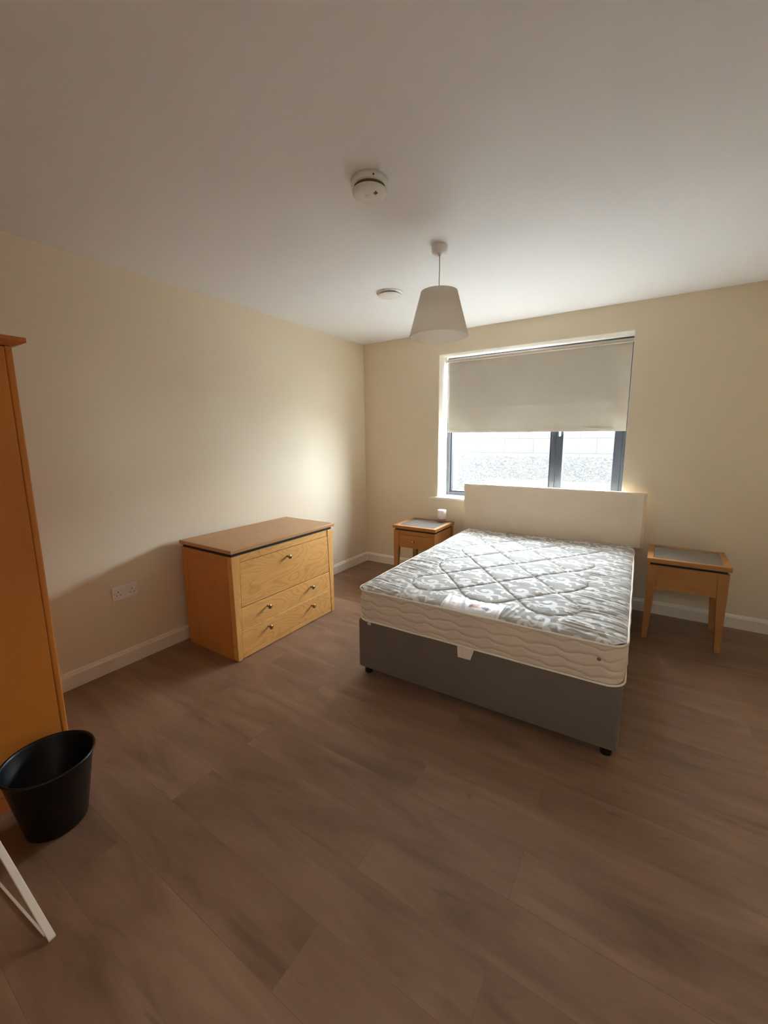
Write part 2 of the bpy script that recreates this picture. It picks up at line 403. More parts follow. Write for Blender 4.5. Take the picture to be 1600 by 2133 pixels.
# ------------------------------------------------------------------ roller blind
bl = thing('roller_blind', 'taupe roller blind pulled halfway down over the window', 'blind', (0, 0, 0))
bm = bmesh.new(); n = 24; bx0, bx1 = 0.930, 2.511; by, bz, br_ = 0.145, 2.153, 0.0145
t = bmesh.new(); bmesh.ops.create_cone(t, cap_ends=True, segments=28, radius1=br_, radius2=br_, depth=bx1 - bx0 + 0.01)
merge(bm, t, Matrix.Translation(((bx0 + bx1) / 2, by, bz)) @ Matrix.Rotation(math.pi / 2, 4, 'Y'))
lab(finish('roller_tube', bm, plain('rolled blind cloth', (214, 206, 198), 0.6), bl, True), 'tube with the rolled cloth')
def blind_cloth():
    nx, nz = 120, 70; z1 = bz; co = []; th = 0.0012
    def yy(u, v):   # v: 0 top .. 1 bottom
        s = v ** 2.2
        y = by + br_ * 0.55 + 0.012 * s * math.sin(u * 2.1 + 0.4)
        y += 0.008 * s * mnoise.noise(Vector((u * 5 + v * 2.2, v * 1.6, 0.3)))
        e = math.exp(-((u - 0.10) / 0.10) ** 2) + math.exp(-((u - 0.90) / 0.10) ** 2)
        y += 0.006 * s * e * math.sin(22 * (u - v * 0.6))
        y -= 0.0012 * math.exp(-((v - 0.66) / 0.018) ** 2)
        return y
    bm = bmesh.new(); g = [[], []]
    for k in range(2):
        for j in range(nz + 1):
            v = j / nz; row = []
            for i in range(nx + 1):
                u = i / nx; zb = 1.454 - 0.010 * u
                row.append(bm.verts.new((bx0 + (bx1 - bx0) * u, yy(u, v) + k * th, z1 + (zb - z1) * v)))
            g[k].append(row)
    for k in range(2):
        for j in range(nz):
            for i in range(nx):
                f = (g[k][j][i], g[k][j][i + 1], g[k][j + 1][i + 1], g[k][j + 1][i]); bm.faces.new(f if k else f[::-1])
    for j in range(nz):
        for i in (0, nx): bm.faces.new((g[0][j][i], g[0][j + 1][i], g[1][j + 1][i], g[1][j][i]))
    for i in range(nx):
        for j in (0, nz): bm.faces.new((g[0][j][i], g[0][j][i + 1], g[1][j][i + 1], g[1][j][i]))
    cl = finish('blind_cloth', bm, m_blind, bl, True)
    bm = bmesh.new(); rows = []
    for i in range(nx + 1):
        u = i / nx; zb = 1.454 - 0.010 * u; x = bx0 + (bx1 - bx0) * u; y = yy(u, 1.0)
        rows.append([bm.verts.new((x, y - 0.003, zb)), bm.verts.new((x, y + 0.005, zb)), bm.verts.new((x, y + 0.005, zb + 0.028)), bm.verts.new((x, y - 0.003, zb + 0.028))])
    for a, b in zip(rows, rows[1:]):
        for k in range(4): bm.faces.new((a[k], a[(k + 1) % 4], b[(k + 1) % 4], b[k]))
    bm.faces.new(rows[0]); bm.faces.new(rows[-1][::-1])
    lab(finish('hem_bar', bm, m_blind, bl), 'hem pocket with the bar')
blind_cloth()
box('head_rail', m_whiteplastic, bl, bx0 - 0.004, bx1 + 0.003, by - 0.016, by - 0.006, bz - 0.0175, bz - 0.0125, 0.001)
for x0, x1 in ((bx0 - 0.020, bx0 - 0.007), (bx1 + 0.006, bx1 + 0.012)):
    box('bracket', m_whiteplastic, bl, x0, x1, by - 0.018, by + 0.022, bz - 0.020, WZ1 - RV, 0.003)
bm = bmesh.new()
tube(bm, [(0.914, by + 0.012, 2.13), (0.914, by + 0.014, 1.8), (0.914, by + 0.014, 1.44)], 0.0022, 6)
tube(bm, [(0.914, by - 0.018, 2.13), (0.914, by - 0.012, 1.8), (0.914, by + 0.006, 1.44)], 0.0022, 6)
ch = finish('chain', bm, m_whiteplastic, bl, True)
box('connector', m_whiteplastic, ch, 0.906, 0.922, by - 0.004, by + 0.016, 1.405, 1.445, 0.005)

# ------------------------------------------------------------------ chest of drawers
dr = thing('chest_of_drawers', 'honey oak chest of drawers standing against the left wall', 'chest of drawers', (0.058, -2.269, 0), -0.003)
D, L, HT = 0.547, 0.974, 0.736
bm = bmesh.new(); bbox(bm, 0, D, 0, L, HT - 0.024, HT, 0.003)
finish('top', bm, m_top_wood, dr)
box('shadow_gap', m_black, dr, 0.015, D - 0.022, 0.018, L - 0.018, HT - 0.046, HT - 0.0245)
fx = D - 0.012; zc = HT - 0.0465
# side panels with frame
for s in (0, 1):
    y0, y1 = (0.010, 0.030) if s == 0 else (L - 0.030, L - 0.010)
    bm = bmesh.new(); bbox(bm, 0.01, 0.055, y0, y1, 0.0, zc, 0.002); bbox(bm, 0.055, fx - 0.046, y0, y1, zc - 0.055, zc, 0.002)
    ya, yb = (y0 + 0.003, y1) if s == 0 else (y0, y1 - 0.003)
    bbox(bm, 0.055, fx - 0.046, ya, yb, 0.0, zc - 0.056)
    finish('side_panel', bm, m_plain_wood[2], dr)
# tapered front posts
for s in (0, 1):
    def yv(d): return 0.010 + d if s == 0 else L - 0.010 - d
    bm = bmesh.new()
    prism8(bm, [(fx - 0.045, yv(0.004), 0), (fx, yv(0.004), 0), (fx, yv(0.036), 0), (fx - 0.045, yv(0.036), 0)],
               [(fx - 0.045, yv(0), zc), (fx, yv(0), zc), (fx, yv(0.064), zc), (fx - 0.045, yv(0.064), zc)], 0.003)
    finish('post', bm, m_wood[2], dr)
box('back_panel', m_plain_wood[1], dr, 0.004, 0.0095, 0.012, L - 0.012, 0.02, zc)
def inner(z): return 0.010 + 0.036 + (0.064 - 0.036) * z / zc + 0.0022
def front(name, z0, z1, xf, mat=m_wood[1], parent=dr, th=0.018, bev=0.0012):
    bm = bmesh.new(); a0, a1 = inner(z0), inner(z1)
    prism8(bm, [(xf - th, a0, z0), (xf, a0, z0), (xf, L - a0, z0), (xf - th, L - a0, z0)],
               [(xf - th, a1, z1), (xf, a1, z1), (xf, L - a1, z1), (xf - th, L - a1, z1)], bev, 1)
    return finish(name, bm, mat, parent)
front('rail', 0.645, zc, fx - 0.004)
box('carcass', m_black, dr, 0.0100, fx - 0.024, 0.0305, L - 0.0305, 0.012, zc - 0.003)
def knob(parent, y, z):
    bm = bmesh.new(); t = bmesh.new()
    lathe(t, [(0.0, 0.0), (0.0048, 0.0), (0.0042, 0.006), (0.0048, 0.015), (0.0105, 0.020), (0.0118, 0.0225), (0.0112, 0.0250), (0.0, 0.0262)], n=24)
    merge(bm, t, Matrix.Translation((fx - 0.002, y, z)) @ Matrix.Rotation(math.pi / 2, 4, 'Y') @ Matrix.Scale(1.3, 4))
    finish('knob', bm, m_bronze, parent, True)
d1 = front('drawer', 0.3495, 0.6415, fx - 0.002); lab(d1, 'deep top drawer'); knob(d1, -1.800 + 2.269, 0.586)
d2 = front('drawer', 0.1915, 0.3430, fx - 0.002); knob(d2, 0.268, 0.288); knob(d2, 0.693, 0.288)
d3 = front('drawer', 0.0400, 0.1910, fx - 0.002); knob(d3, 0.268, 0.141); knob(d3, 0.693, 0.137)
front('plinth', 0.004, 0.0385, fx - 0.004)

# ------------------------------------------------------------------ bedside tables
def bedside(label, loc, rz, drawer):
    W, Dp, Hh = 0.453, 0.430, 0.580
    t = thing('bedside_table', label, 'bedside table', loc, rz, 'pair of bedside tables')
    # local: x 0..W, y 0 (front) .. Dp
    bm = bmesh.new(); w = 0.038; z0, z1 = Hh - 0.030, Hh
    bbox(bm, 0, W, 0, w, z0, z1, 0.002); bbox(bm, 0, W, Dp - w, Dp, z0, z1, 0.002)
    bbox(bm, 0, w, w, Dp - w, z0, z1, 0.002); bbox(bm, W - w, W, w, Dp - w, z0, z1, 0.002); bbox(bm, w - 0.002, W - w + 0.002, w - 0.002, Dp - w + 0.002, z0 + 0.002, z1 - 0.006)
    tp = finish('top', bm, m_side_wood[0], t)
    lab(box('inset', m_inset, tp, w + 0.002, W - w - 0.002, w + 0.002, Dp - w - 0.002, z1 - 0.0058, z1 - 0.0025), 'grey inset panel')
    box('shadow_gap', m_black, t, 0.020, W - 0.020, 0.018, Dp - 0.018, Hh - 0.0465, Hh - 0.0302)
    zt = Hh - 0.047; lw, lb = 0.058, 0.032
    for sx in (0, 1):
        for sy in (0, 1):
            def X(d): return 0.008 + d if sx == 0 else W - 0.008 - d
            def Y(d): return 0.008 + d if sy == 0 else Dp - 0.008 - d
            bm = bmesh.new(); zk = zt - 0.165
            prism8(bm, [(X(0), Y(0), zk), (X(lw - 0.006), Y(0), zk), (X(lw - 0.006), Y(lw - 0.02), zk), (X(0), Y(lw - 0.02), zk)],
                       [(X(0), Y(0), zt), (X(lw), Y(0), zt), (X(lw), Y(lw - 0.014), zt), (X(0), Y(lw - 0.014), zt)])
            prism8(bm, [(X(0.002), Y(0.002), 0), (X(lb), Y(0.002), 0), (X(lb), Y(lb), 0), (X(0.002), Y(lb), 0)],
                       [(X(0), Y(0), zk), (X(lw - 0.006), Y(0), zk), (X(lw - 0.006), Y(lw - 0.02), zk), (X(0), Y(lw - 0.02), zk)])
            bmesh.ops.remove_doubles(bm, verts=bm.verts[:], dist=1e-5)
            finish('leg', bm, m_side_wood[2], t)
    xi0, xi1 = 0.008 + lw, W - 0.008 - lw; zb = zt - 0.165
    if drawer:
        box('rail', m_side_wood[0], t, xi0, xi1, 0.012, 0.030, zt - 0.036, zt, 0.001)
        d = box('drawer', m_side_wood[0], t, xi0 - 0.004, xi1 + 0.004, 0.0125, 0.030, zb + 0.002, zt - 0.040, 0.0012)
        bm = bmesh.new(); q = bmesh.new(); lathe(q, [(0, 0), (0.0045, 0), (0.004, 0.012), (0.010, 0.017), (0.010, 0.021), (0, 0.022)], n=20)
        merge(bm, q, Matrix.Translation((W / 2, 0.013, zb + 0.068)) @ Matrix.Rotation(math.pi / 2, 4, 'X'))
        finish('knob', bm, m_steel, d, True)
    else:
        box('apron', m_side_wood[0], t, xi0 - 0.004, xi1 + 0.004, 0.013, 0.030, zb, zt, 0.001)
    box('apron', m_side_wood[0], t, xi0 - 0.004, xi1 + 0.004, Dp - 0.030, Dp - 0.013, zb, zt, 0.001)
    box('apron', m_side_wood[1], t, 0.013, 0.030, 0.052, Dp - 0.052, zb, zt, 0.001)
    box('apron', m_side_wood[1], t, W - 0.030, W - 0.013, 0.052, Dp - 0.052, zb, zt, 0.001)
    box('drawer_box', m_black, t, 0.032, W - 0.032, 0.034, Dp - 0.034, zb + 0.01, zt - 0.002)
    return t
bedside('oak bedside table with a drawer, left of the bed with a white tumbler on it', (0.660, -0.492, 0), 0.0, True)
bedside('bare oak bedside table with a plain front, to the right of the bed', (2.734, -0.530, 0), -0.016, False)

tm = thing('cylinder', 'small white cylinder with a copper base on the left bedside table', 'cylinder', (1.003, -0.118, 0.580))  # unidentified small object, built as a plain white cylinder on copper
bm = bmesh.new(); lathe(bm, [(0, 0.0), (0.036, 0.0), (0.0375, 0.002), (0.0425, 0.030), (0.0, 0.030)], n=40); lab(finish('base', bm, m_copper, tm, True), 'copper base')
bm = bmesh.new(); lathe(bm, [(0.0, 0.0302), (0.0435, 0.0302), (0.0440, 0.112), (0.0425, 0.118), (0.038, 0.120), (0.026, 0.1195), (0.024, 0.116), (0.0235, 0.100), (0, 0.098)], n=40)
lab(finish('body', bm, m_white_ceramic, tm, True), 'white body')

# ------------------------------------------------------------------ bed: base, mattress, headboard
BX, BY, BT = 1.273, -0.124, 0.020
W, LL = 1.373, 1.822
def B(a, b):  # bed frame -> world
    return (BX + a * math.cos(BT) + b * math.sin(BT), BY + a * math.sin(BT) - b * math.cos(BT))
bc = B(W / 2, LL / 2)
ZB = 0.345
base = thing('divan_base', 'grey brown upholstered divan base under the patterned mattress', 'bed base', (bc[0], bc[1], 0), BT)
bw, bl2 = W / 2 - 0.002, LL / 2 - 0.004
bm = bmesh.new()
def rrect(hx, hy, r, n=8):
    pts = []
    for cxx, cyy, a0 in ((hx - r, hy - r, 0), (-hx + r, hy - r, 90), (-hx + r, -hy + r, 180), (hx - r, -hy + r, 270)):
        for k in range(n + 1):
            a = math.radians(a0 + 90 * k / n); pts.append((cxx + r * math.cos(a), cyy + r * math.sin(a)))
    return pts
def loft(bm, rows, capt=True, capb=True):
    R_ = [[bm.verts.new(p) for p in row] for row in rows]; k = len(R_[0])
    for a, b in zip(R_, R_[1:]):
        for i in range(k): bm.faces.new((a[i], a[(i + 1) % k], b[(i + 1) % k], b[i]))
    if capb: bm.faces.new(R_[0][::-1])
    if capt: bm.faces.new(R_[-1])
rows = []
for z, ins in ((0.045, 0.012), (0.047, 0.005), (0.054, 0.0), (0.20, 0.0), (0.335, 0.0), (0.342, 0.002), (ZB, 0.010)):
    rows.append([(x, y, z) for x, y in rrect(bw - ins, bl2 - ins, 0.018)])
loft(bm, rows); finish('upholstered_box', bm, m_divan, base, False)
for p in COL.objects[-1].data.polygons: p.use_smooth = len(p.vertices) == 4
for sx in (-1, 1):
    for sy in (-1, 0, 1):
        bm = bmesh.new(); lathe(bm, [(0, 0), (0.022, 0), (0.024, 0.003), (0.026, 0.040), (0.030, 0.0448), (0, 0.0448)], sx * (bw - 0.045), sy * (bl2 - 0.045), 20)
        finish('foot', bm, m_gasket, base, True)

mt = thing('mattress', 'white and silver scroll quilted mattress on the divan base', 'mattress', (bc[0], bc[1], ZB), BT)
TH = 0.190; RC = 0.075
PH = W / 2; PL = LL / 2
def border_mesh():
    per = []
    N = 900
    pts = rrect(PH, PL, RC, 16); P = np.array(pts + [pts[0]]); seg = np.linalg.norm(np.diff(P, axis=0), axis=1); cum = np.concatenate([[0], np.cumsum(seg)])
    ss = np.linspace(0, cum[-1], N, endpoint=False)
    X = np.interp(ss, cum, P[:, 0]); Y = np.interp(ss, cum, P[:, 1])
    nx = np.roll(Y, -1) - np.roll(Y, 1); ny = -(np.roll(X, -1) - np.roll(X, 1)); ln = np.hypot(nx, ny); nx /= ln; ny /= ln
    K = 56; rows = []
    for j in range(K + 1):
        v = j / K; z = 0.006 + (TH - 0.010) * v
        bulge = 0.010 * math.sin(math.pi * v) ** 0.6 - 0.006
        gv = np.zeros(N)
        for r in range(4):
            zc_ = 0.028 + 0.045 * r
            zz = zc_ + 0.0075 * np.sin(ss * 2 * math.pi / 0.165 + 1.7 * r) + 0.003 * np.sin(ss * 2 * math.pi / 0.0825 + 1 + r)
            dd = np.abs(z - zz); gv -= 0.0058 * np.exp(-(dd / 0.0045) ** 2) 
            gv += 0.0022 * np.exp(-((z - zz - 0.018) / 0.012) ** 2)
        wr = np.array([mnoise.noise(Vector((float(x) * 9, float(y) * 9, z * 14))) for x, y in zip(X, Y)]) * 0.0018
        o = bulge + gv + wr
        zs = z + 0.0030 * np.sin(ss * 3.1) * (1 - v) * 0.6
        rows.append(np.stack([X + nx * o, Y + ny * o, zs], 1))
    bm = bmesh.new(); loft(bm, [[tuple(map(float, p)) for p in r] for r in rows], capt=False, capb=True)
    o = finish('border', bm, m_border, mt, True); lab(o, 'wave-quilted cream side border')
border_mesh()
def piping(z, name, extra=0.002, r=0.0052):
    pts = rrect(PH + extra, PL + extra, RC, 12); out = []
    for i in range(len(pts)):
        a = pts[i]; b = pts[(i + 1) % len(pts)]; d = math.hypot(b[0] - a[0], b[1] - a[1]); k = max(1, int(d / 0.025))
        for q in range(k):
            x = a[0] + (b[0] - a[0]) * q / k; y = a[1] + (b[1] - a[1]) * q / k
            wob = 0.0035 * mnoise.noise(Vector((x * 7, y * 7, z * 3)))
            s = 1 + wob / max(abs(x) / PH * PH, abs(y), 0.1)
            out.append((x * s, y * s, z + 0.003 * mnoise.noise(Vector((x * 5, y * 5, 4 + z)))))
    bm = bmesh.new(); tube(bm, out, r, 8, closed=True); return finish(name, bm, m_piping, mt, True)
piping(TH - 0.002, 'piping'); piping(0.0065, 'piping', 0.001, 0.005)

def top_mesh():
    nx, ny = 392, 528
    xs = np.linspace(-PH, PH, nx); ys = np.linspace(-PL, PL, ny)
    GX, GY = np.meshgrid(xs, ys)
    # squeeze the square grid into the rounded rectangle near the corners
    qx = np.abs(GX) - (PH - RC); qy = np.abs(GY) - (PL - RC); m = (qx > 0) & (qy > 0)
    rr = np.maximum(qx, qy); hyp = np.hypot(qx, qy); f = np.where(m & (hyp > 0), rr / np.maximum(hyp, 1e-9), 1.0)
    GX = np.where(m, np.sign(GX) * ((PH - RC) + qx * f), GX); GY = np.where(m, np.sign(GY) * ((PL - RC) + qy * f), GY)
    a = GX + PH; b = PL - GY
    s = (a - 0.358) / 0.1665; t = (1.545 - b) / 0.2115     # lattice coordinates, t 0 at the foot
    S = np.stack([s.ravel(), t.ravel()], 1)
    # stitched curves as polylines in lattice coordinates
    segs = []
    def poly(P):
        for p, q in zip(P, P[1:]): segs.append((p, q))
    def bez(p0, c, p1, n=12):
        out = []
        for k in range(n + 1):
            u = k / n; out.append(((1 - u) ** 2 * p0[0] + 2 * u * (1 - u) * c[0] + u * u * p1[0], (1 - u) ** 2 * p0[1] + 2 * u * (1 - u) * c[1] + u * u * p1[1]))
        poly(out)
    NS, NTT = 4, 6
    for i in range(0, NS + 1):
        for j in range(0, NTT + 1):
            if (i + j) % 2 == 1:
                for di, dj in ((1, 1), (1, -1)):
                    if 0 <= i + di <= NS and 0 <= j + dj <= NTT: segs.append(((i, j), (i + di, j + dj)))
    for i in (2,):
        bez((i - 1, 0), (i, -1.3), (i + 1, 0)); bez((i - 1, NTT), (i, NTT + 1.3), (i + 1, NTT))
    for j in (2, 4):
        bez((0, j - 1), (-1.55, j), (0, j + 1)); bez((NS, j - 1), (NS + 1.65, j), (NS, j + 1))
    def corner(cx_, cy_, sx, sy, k=1.0):
        pts = [(0, 1), (-0.36, 0.66), (-0.66 * k, 0.30), (-0.76 * k, -0.02), (-0.60 * k, -0.34), (-0.22, -0.60), (0.22, -0.63), (0.60, -0.42), (1, 0)]
        poly([(cx_ + sx * p[0], cy_ + sy * p[1]) for p in pts])
    corner(0, 0, 1, 1); corner(NS, 0, -1, 1, 1.12); corner(0, NTT, 1, -1); corner(NS, NTT, -1, -1, 1.12)
    sc = np.array([0.1665, 0.2115])
    def segdist(Pm, sg):
        d = np.full(len(Pm), 9.0)
        for p, q in sg:
            p = np.array(p) * sc; q = np.array(q) * sc; v = q - p
            u = np.clip(((Pm - p) @ v) / (v @ v), 0, 1); e = Pm - p - u[:, None] * v; d = np.minimum(d, np.sqrt((e * e).sum(1)))
        return d
    Pm = S * sc
    dst = segdist(Pm, segs).reshape(GX.shape)
    # inside the stitched panel?
    inside = (s > -0.55) & (s < NS + 0.6) & (t > -0.45) & (t < NTT + 0.45)
    edge = np.minimum(PH - np.abs(GX), PL - np.abs(GY))
    groove = np.exp(-(dst / 0.0060) ** 2)
    puff = np.clip(dst / 0.065, 0, 1); puff = np.sqrt(puff * (2 - puff))
    h = 0.010 * puff
    edgef = np.clip(edge / 0.07, 0, 1); edgef = np.sqrt(edgef * (2 - edgef))
    h = h * np.clip(edge / 0.10, 0, 1) ** 0.5 + 0.012 * edgef - 0.0040 * groove * np.clip(edge / 0.05, 0, 1)
    # gathers: folds running from the panel outwards to the edge
    wr = np.zeros_like(GX)
    def ridg(x, y, seed):
        it = np.nditer([x, y, None]); 
        for p, q, r in it: r[...] = mnoise.noise(Vector((float(p), float(q), seed)))
        return it.operands[2]
    n1 = ridg(GX * 2.6 + 0.25 * np.sin(GY * 9), GY * 34 + GX * 5.5, 1.0); n2 = ridg(GX * 5 + 3, GY * 70 + GX * 16, 2.0)
    n3 = ridg(GX * 30 - GY * 7 * np.sign(GX), GY * 3.2, 5.0); n4 = ridg(GX * 7, GY * 7, 9.0); n5 = ridg(GX * 62 + 8, GY * 6, 7.0)
    ps = np.maximum(np.abs(s - NS / 2) - (NS / 2 + 0.35), 0) * 0.1665; pt_ = np.maximum(np.abs(t - NTT / 2) - (NTT / 2 + 0.3), 0) * 0.2115
    wx = np.clip(ps / 0.05, 0, 1) * np.clip(edge / 0.02, 0, 1); wy = np.clip(pt_ / 0.05, 0, 1) * np.clip(edge / 0.02, 0, 1)
    wy = wy * (1 - 0.8 * wx)
    fold = lambda q: (1 - np.abs(q) * 2.2)
    wr += wx * (0.0036 * fold(n1) + 0.0018 * fold(n2)) + wy * (0.0038 * fold(n3) + 0.0014 * fold(n5))
    # light wrinkling inside the diamonds that are pulled tight
    wr += (1 - np.maximum(wx, wy)) * 0.0016 * fold(ridg(GX * 12 + GY * 5, GY * 40 - GX * 14, 3.0)) * np.clip(dst / 0.03, 0, 1) * (np.clip(n4 * 3 + 0.35, 0, 1))
    z = TH - 0.004 + h + wr + 0.004 * n4 * np.clip(edge / 0.1, 0, 1)
    z = np.where(edge < 0.0005, TH - 0.006, z)
    # scroll motif (signed distance, metres): negative on the white figure
    def arc(cx_, cy_, r0, r1, a0, a1, w0, w1, n=16):
        out = []
        for k in range(n + 1):
            u = k / n; aa = math.radians(a0 + (a1 - a0) * u); r = r0 + (r1 - r0) * u
            out.append((cx_ + r * math.cos(aa), cy_ + r * math.sin(aa), w0 + (w1 - w0) * math.sin(math.pi * min(1, u * 1.0)) if w1 > w0 else w0 + (w1 - w0) * u))
        return out
    strokes = [
        arc(-0.012, 0.012, 0.012, 0.046, 200, -175, 0.0050, 0.0085, 26),              # main curl
        [(-0.016, 0.008, 0.0085), (-0.012, 0.016, 0.0085)],
        arc(0.052, -0.040, 0.034, 0.040, 75, 215, 0.0035, 0.0075, 14),                 # leaf stem
        [(0.056, -0.010, 0.003), (0.066, -0.018, 0.0085), (0.072, -0.034, 0.0070), (0.070, -0.050, 0.002)],
        arc(-0.062, -0.058, 0.018, 0.026, 210, 20, 0.0040, 0.0070, 14),                # second curl
        [(-0.055, -0.050, 0.006), (-0.046, -0.062, 0.002)],
        arc(0.010, -0.085, 0.030, 0.052, 10, 140, 0.0030, 0.0070, 12),
        [(0.020, 0.070, 0.0025), (0.034, 0.078, 0.0075), (0.052, 0.080, 0.0065), (0.070, 0.070, 0.001)],
        [(-0.076, 0.050, 0.002), (-0.066, 0.064, 0.0070), (-0.050, 0.074, 0.0060), (-0.036, 0.076, 0.001)],
    ]
    px, py = 0.1665 * 2, 0.2115
    sd = np.full(GX.size, 9.0)
    strokes = [[(x * 1.18, y * 1.10, w_ * 1.30 + 0.0009) for x, y, w_ in st] for st in strokes]
    U = (a.ravel() - 0.358); V = (1.545 - b.ravel())
    # fabric is pulled about a little by the quilting
    U = U + 0.006 * n4.ravel(); V = V + 0.006 * n1.ravel() * wx.ravel()
    for ox, oy, fl in ((0, 0, 1), (px / 2, py / 2 * 1.0, 1)):
        for st in strokes:
            uu = (U - ox + px / 2) % px - px / 2; vv = (V - oy + py / 2) % py - py / 2
            uu = uu / 1.0; vv = vv / 1.0
            for (x0, y0, w0), (x1, y1, w1) in zip(st, st[1:]):
                for sh in ((0, 0), (px, 0), (-px, 0), (0, py), (0, -py)):
                    if (abs(x0 + sh[0]) > px / 2 + 0.03) or (abs(y0 + sh[1]) > py / 2 + 0.03): continue
                    p = np.array((x0 + sh[0], y0 + sh[1])); v = np.array((x1 - x0, y1 - y0)); L2 = v @ v + 1e-12
                    ex = uu - p[0]; ey = vv - p[1]; u = np.clip((ex * v[0] + ey * v[1]) / L2, 0, 1)
                    d = np.hypot(ex - u * v[0], ey - u * v[1]) - (w0 + (w1 - w0) * u)
                    np.minimum(sd, d, out=sd)
    me = bpy.data.meshes.new('quilted_top')
    co = np.stack([GX.ravel(), GY.ravel(), z.ravel()], 1)
    idx = np.arange(nx * ny).reshape(ny, nx)
    F = np.stack([idx[:-1, :-1], idx[:-1, 1:], idx[1:, 1:], idx[1:, :-1]], -1).reshape(-1, 4)
    me.vertices.add(len(co)); me.vertices.foreach_set('co', co.ravel())
    me.loops.add(F.size); me.loops.foreach_set('vertex_index', F.ravel())
    me.polygons.add(len(F)); me.polygons.foreach_set('loop_start', np.arange(0, F.size, 4)); me.polygons.foreach_set('loop_total', np.full(len(F), 4))
    me.update(calc_edges=True); me.validate()
    at = me.attributes.new('scroll', 'FLOAT', 'POINT'); at.data.foreach_set('value', sd.astype(np.float32))
    me.polygons.foreach_set('use_smooth', np.ones(len(F), dtype=bool))
    me.materials.append(m_damask)
    o = bpy.data.objects.new('quilted_top', me); COL.objects.link(o); o.parent = mt
    lab(o, 'quilted top with white scrolls on silver cloth')
    return GX, GY, z
GX, GY, GZ = top_mesh()
def ztop(x, y):
    i = int(np.argmin(np.abs(GX[GX.shape[0] // 2] - x))); j = int(np.argmin(np.abs(GY[:, GX.shape[1] // 2] - y)))
    return float(GZ[j, i])

# sewn-in product label at the foot: white satin with a small faded picture
def label_mat():
    t = NT('printed satin label'); tc = t.new('ShaderNodeTexCoord'); sep = t.new('ShaderNodeSeparateXYZ'); t.l(tc.outputs['Object'], sep.inputs[0])
    x, y = sep.outputs[0], sep.outputs[1]
    def blob(cx_, cy_, rx, ry, rot=0.0, wob=0.25):
        dx = t.math('SUBTRACT', x, cx_); dy = t.math('SUBTRACT', y, cy_)
        c_, s_ = math.cos(rot), math.sin(rot)
        u = t.math('ADD', t.math('MULTIPLY', dx, c_ / rx), t.math('MULTIPLY', dy, s_ / rx)); v = t.math('ADD', t.math('MULTIPLY', dx, -s_ / ry), t.math('MULTIPLY', dy, c_ / ry))
        r = t.math('ADD', t.math('MULTIPLY', u, u), t.math('MULTIPLY', v, v))
        n = t.noise(t.obj(), 120, 2); r = t.math('ADD', r, t.math('MULTIPLY', t.math('SUBTRACT', n, 0.5), wob * 6))
        return t.math('LESS_THAN', r, 1.0)
    c = srgb(240, 238, 238)
    c = t.mix(blob(-0.045, -0.018, 0.055, 0.020, 0, 0.1), c, srgb(206, 196, 200))
    c = t.mix(blob(0.020, -0.004, 0.040, 0.015, -0.1), c, srgb(190, 118, 88))
    c = t.mix(blob(0.036, 0.004, 0.022, 0.007, 0.2), c, srgb(226, 180, 156))
    c = t.mix(blob(0.078, -0.010, 0.030, 0.014, -0.15), c, srgb(88, 86, 88))
    c = t.mix(blob(-0.006, -0.012, 0.012, 0.005, 0.3), c, srgb(120, 60, 40))
    def band(v_, c0, w_): return t.math('LESS_THAN', t.math('ABSOLUTE', t.math('SUBTRACT', v_, c0)), w_)
    for x0 in (-0.140, 0.136): c = t.mix(t.math('MULTIPLY', band(x, x0, 0.0007), band(y, -0.02, 0.045)), c, srgb(120, 120, 128))
    vo = t.new('ShaderNodeTexVoronoi'); vo.inputs['Scale'].default_value = 1.0; t.l(t.obj((190, 260, 1)), vo.inputs['Vector'])
    mk = t.math('LESS_THAN', vo.outputs['Distance'], 0.33)
    for x0, hw, y0, hh in ((-0.068, 0.055, 0.024, 0.0045), (0.055, 0.045, -0.036, 0.0025), (-0.05, 0.03, 0.012, 0.002)):
        c = t.mix(t.math('MULTIPLY', mk, t.math('MULTIPLY', band(x, x0, hw), band(y, y0, hh))), c, srgb(132, 132, 150))
    t.col(c); t.rough(0.45); return t.m
m_label = label_mat()
def sewn_label():
    cx_, cy_ = 0.683 - PH, PL - 1.758; hx, hy = 0.152, 0.070; nx, ny = 60, 28
    bm = bmesh.new(); g = []
    for j in range(ny + 1):
        row = []
        for i in range(nx + 1):
            x = -hx + 2 * hx * i / nx; y = -hy + 2 * hy * j / ny
            zz = ztop(cx_ + x, cy_ + y); row.append(zz)
        g.append(row)
    Z = np.array(g)
    for _ in range(3):
        Zp = np.pad(Z, 1, mode='edge'); Z = np.maximum(Z, (Zp[:-2, 1:-1] + Zp[2:, 1:-1] + Zp[1:-1, :-2] + Zp[1:-1, 2:]) / 4)
    rows = [[bm.verts.new((-hx + 2 * hx * i / nx, -hy + 2 * hy * j / ny, float(Z[j, i]) + 0.0022)) for i in range(nx + 1)] for j in range(ny + 1)]
    for j in range(ny):
        for i in range(nx): bm.faces.new((rows[j][i], rows[j][i + 1], rows[j + 1][i + 1], rows[j + 1][i]))
    o = finish('sewn_label', bm, m_label, mt, True, (cx_, cy_, 0)); lab(o, 'white satin label with a small faded picture')
sewn_label()
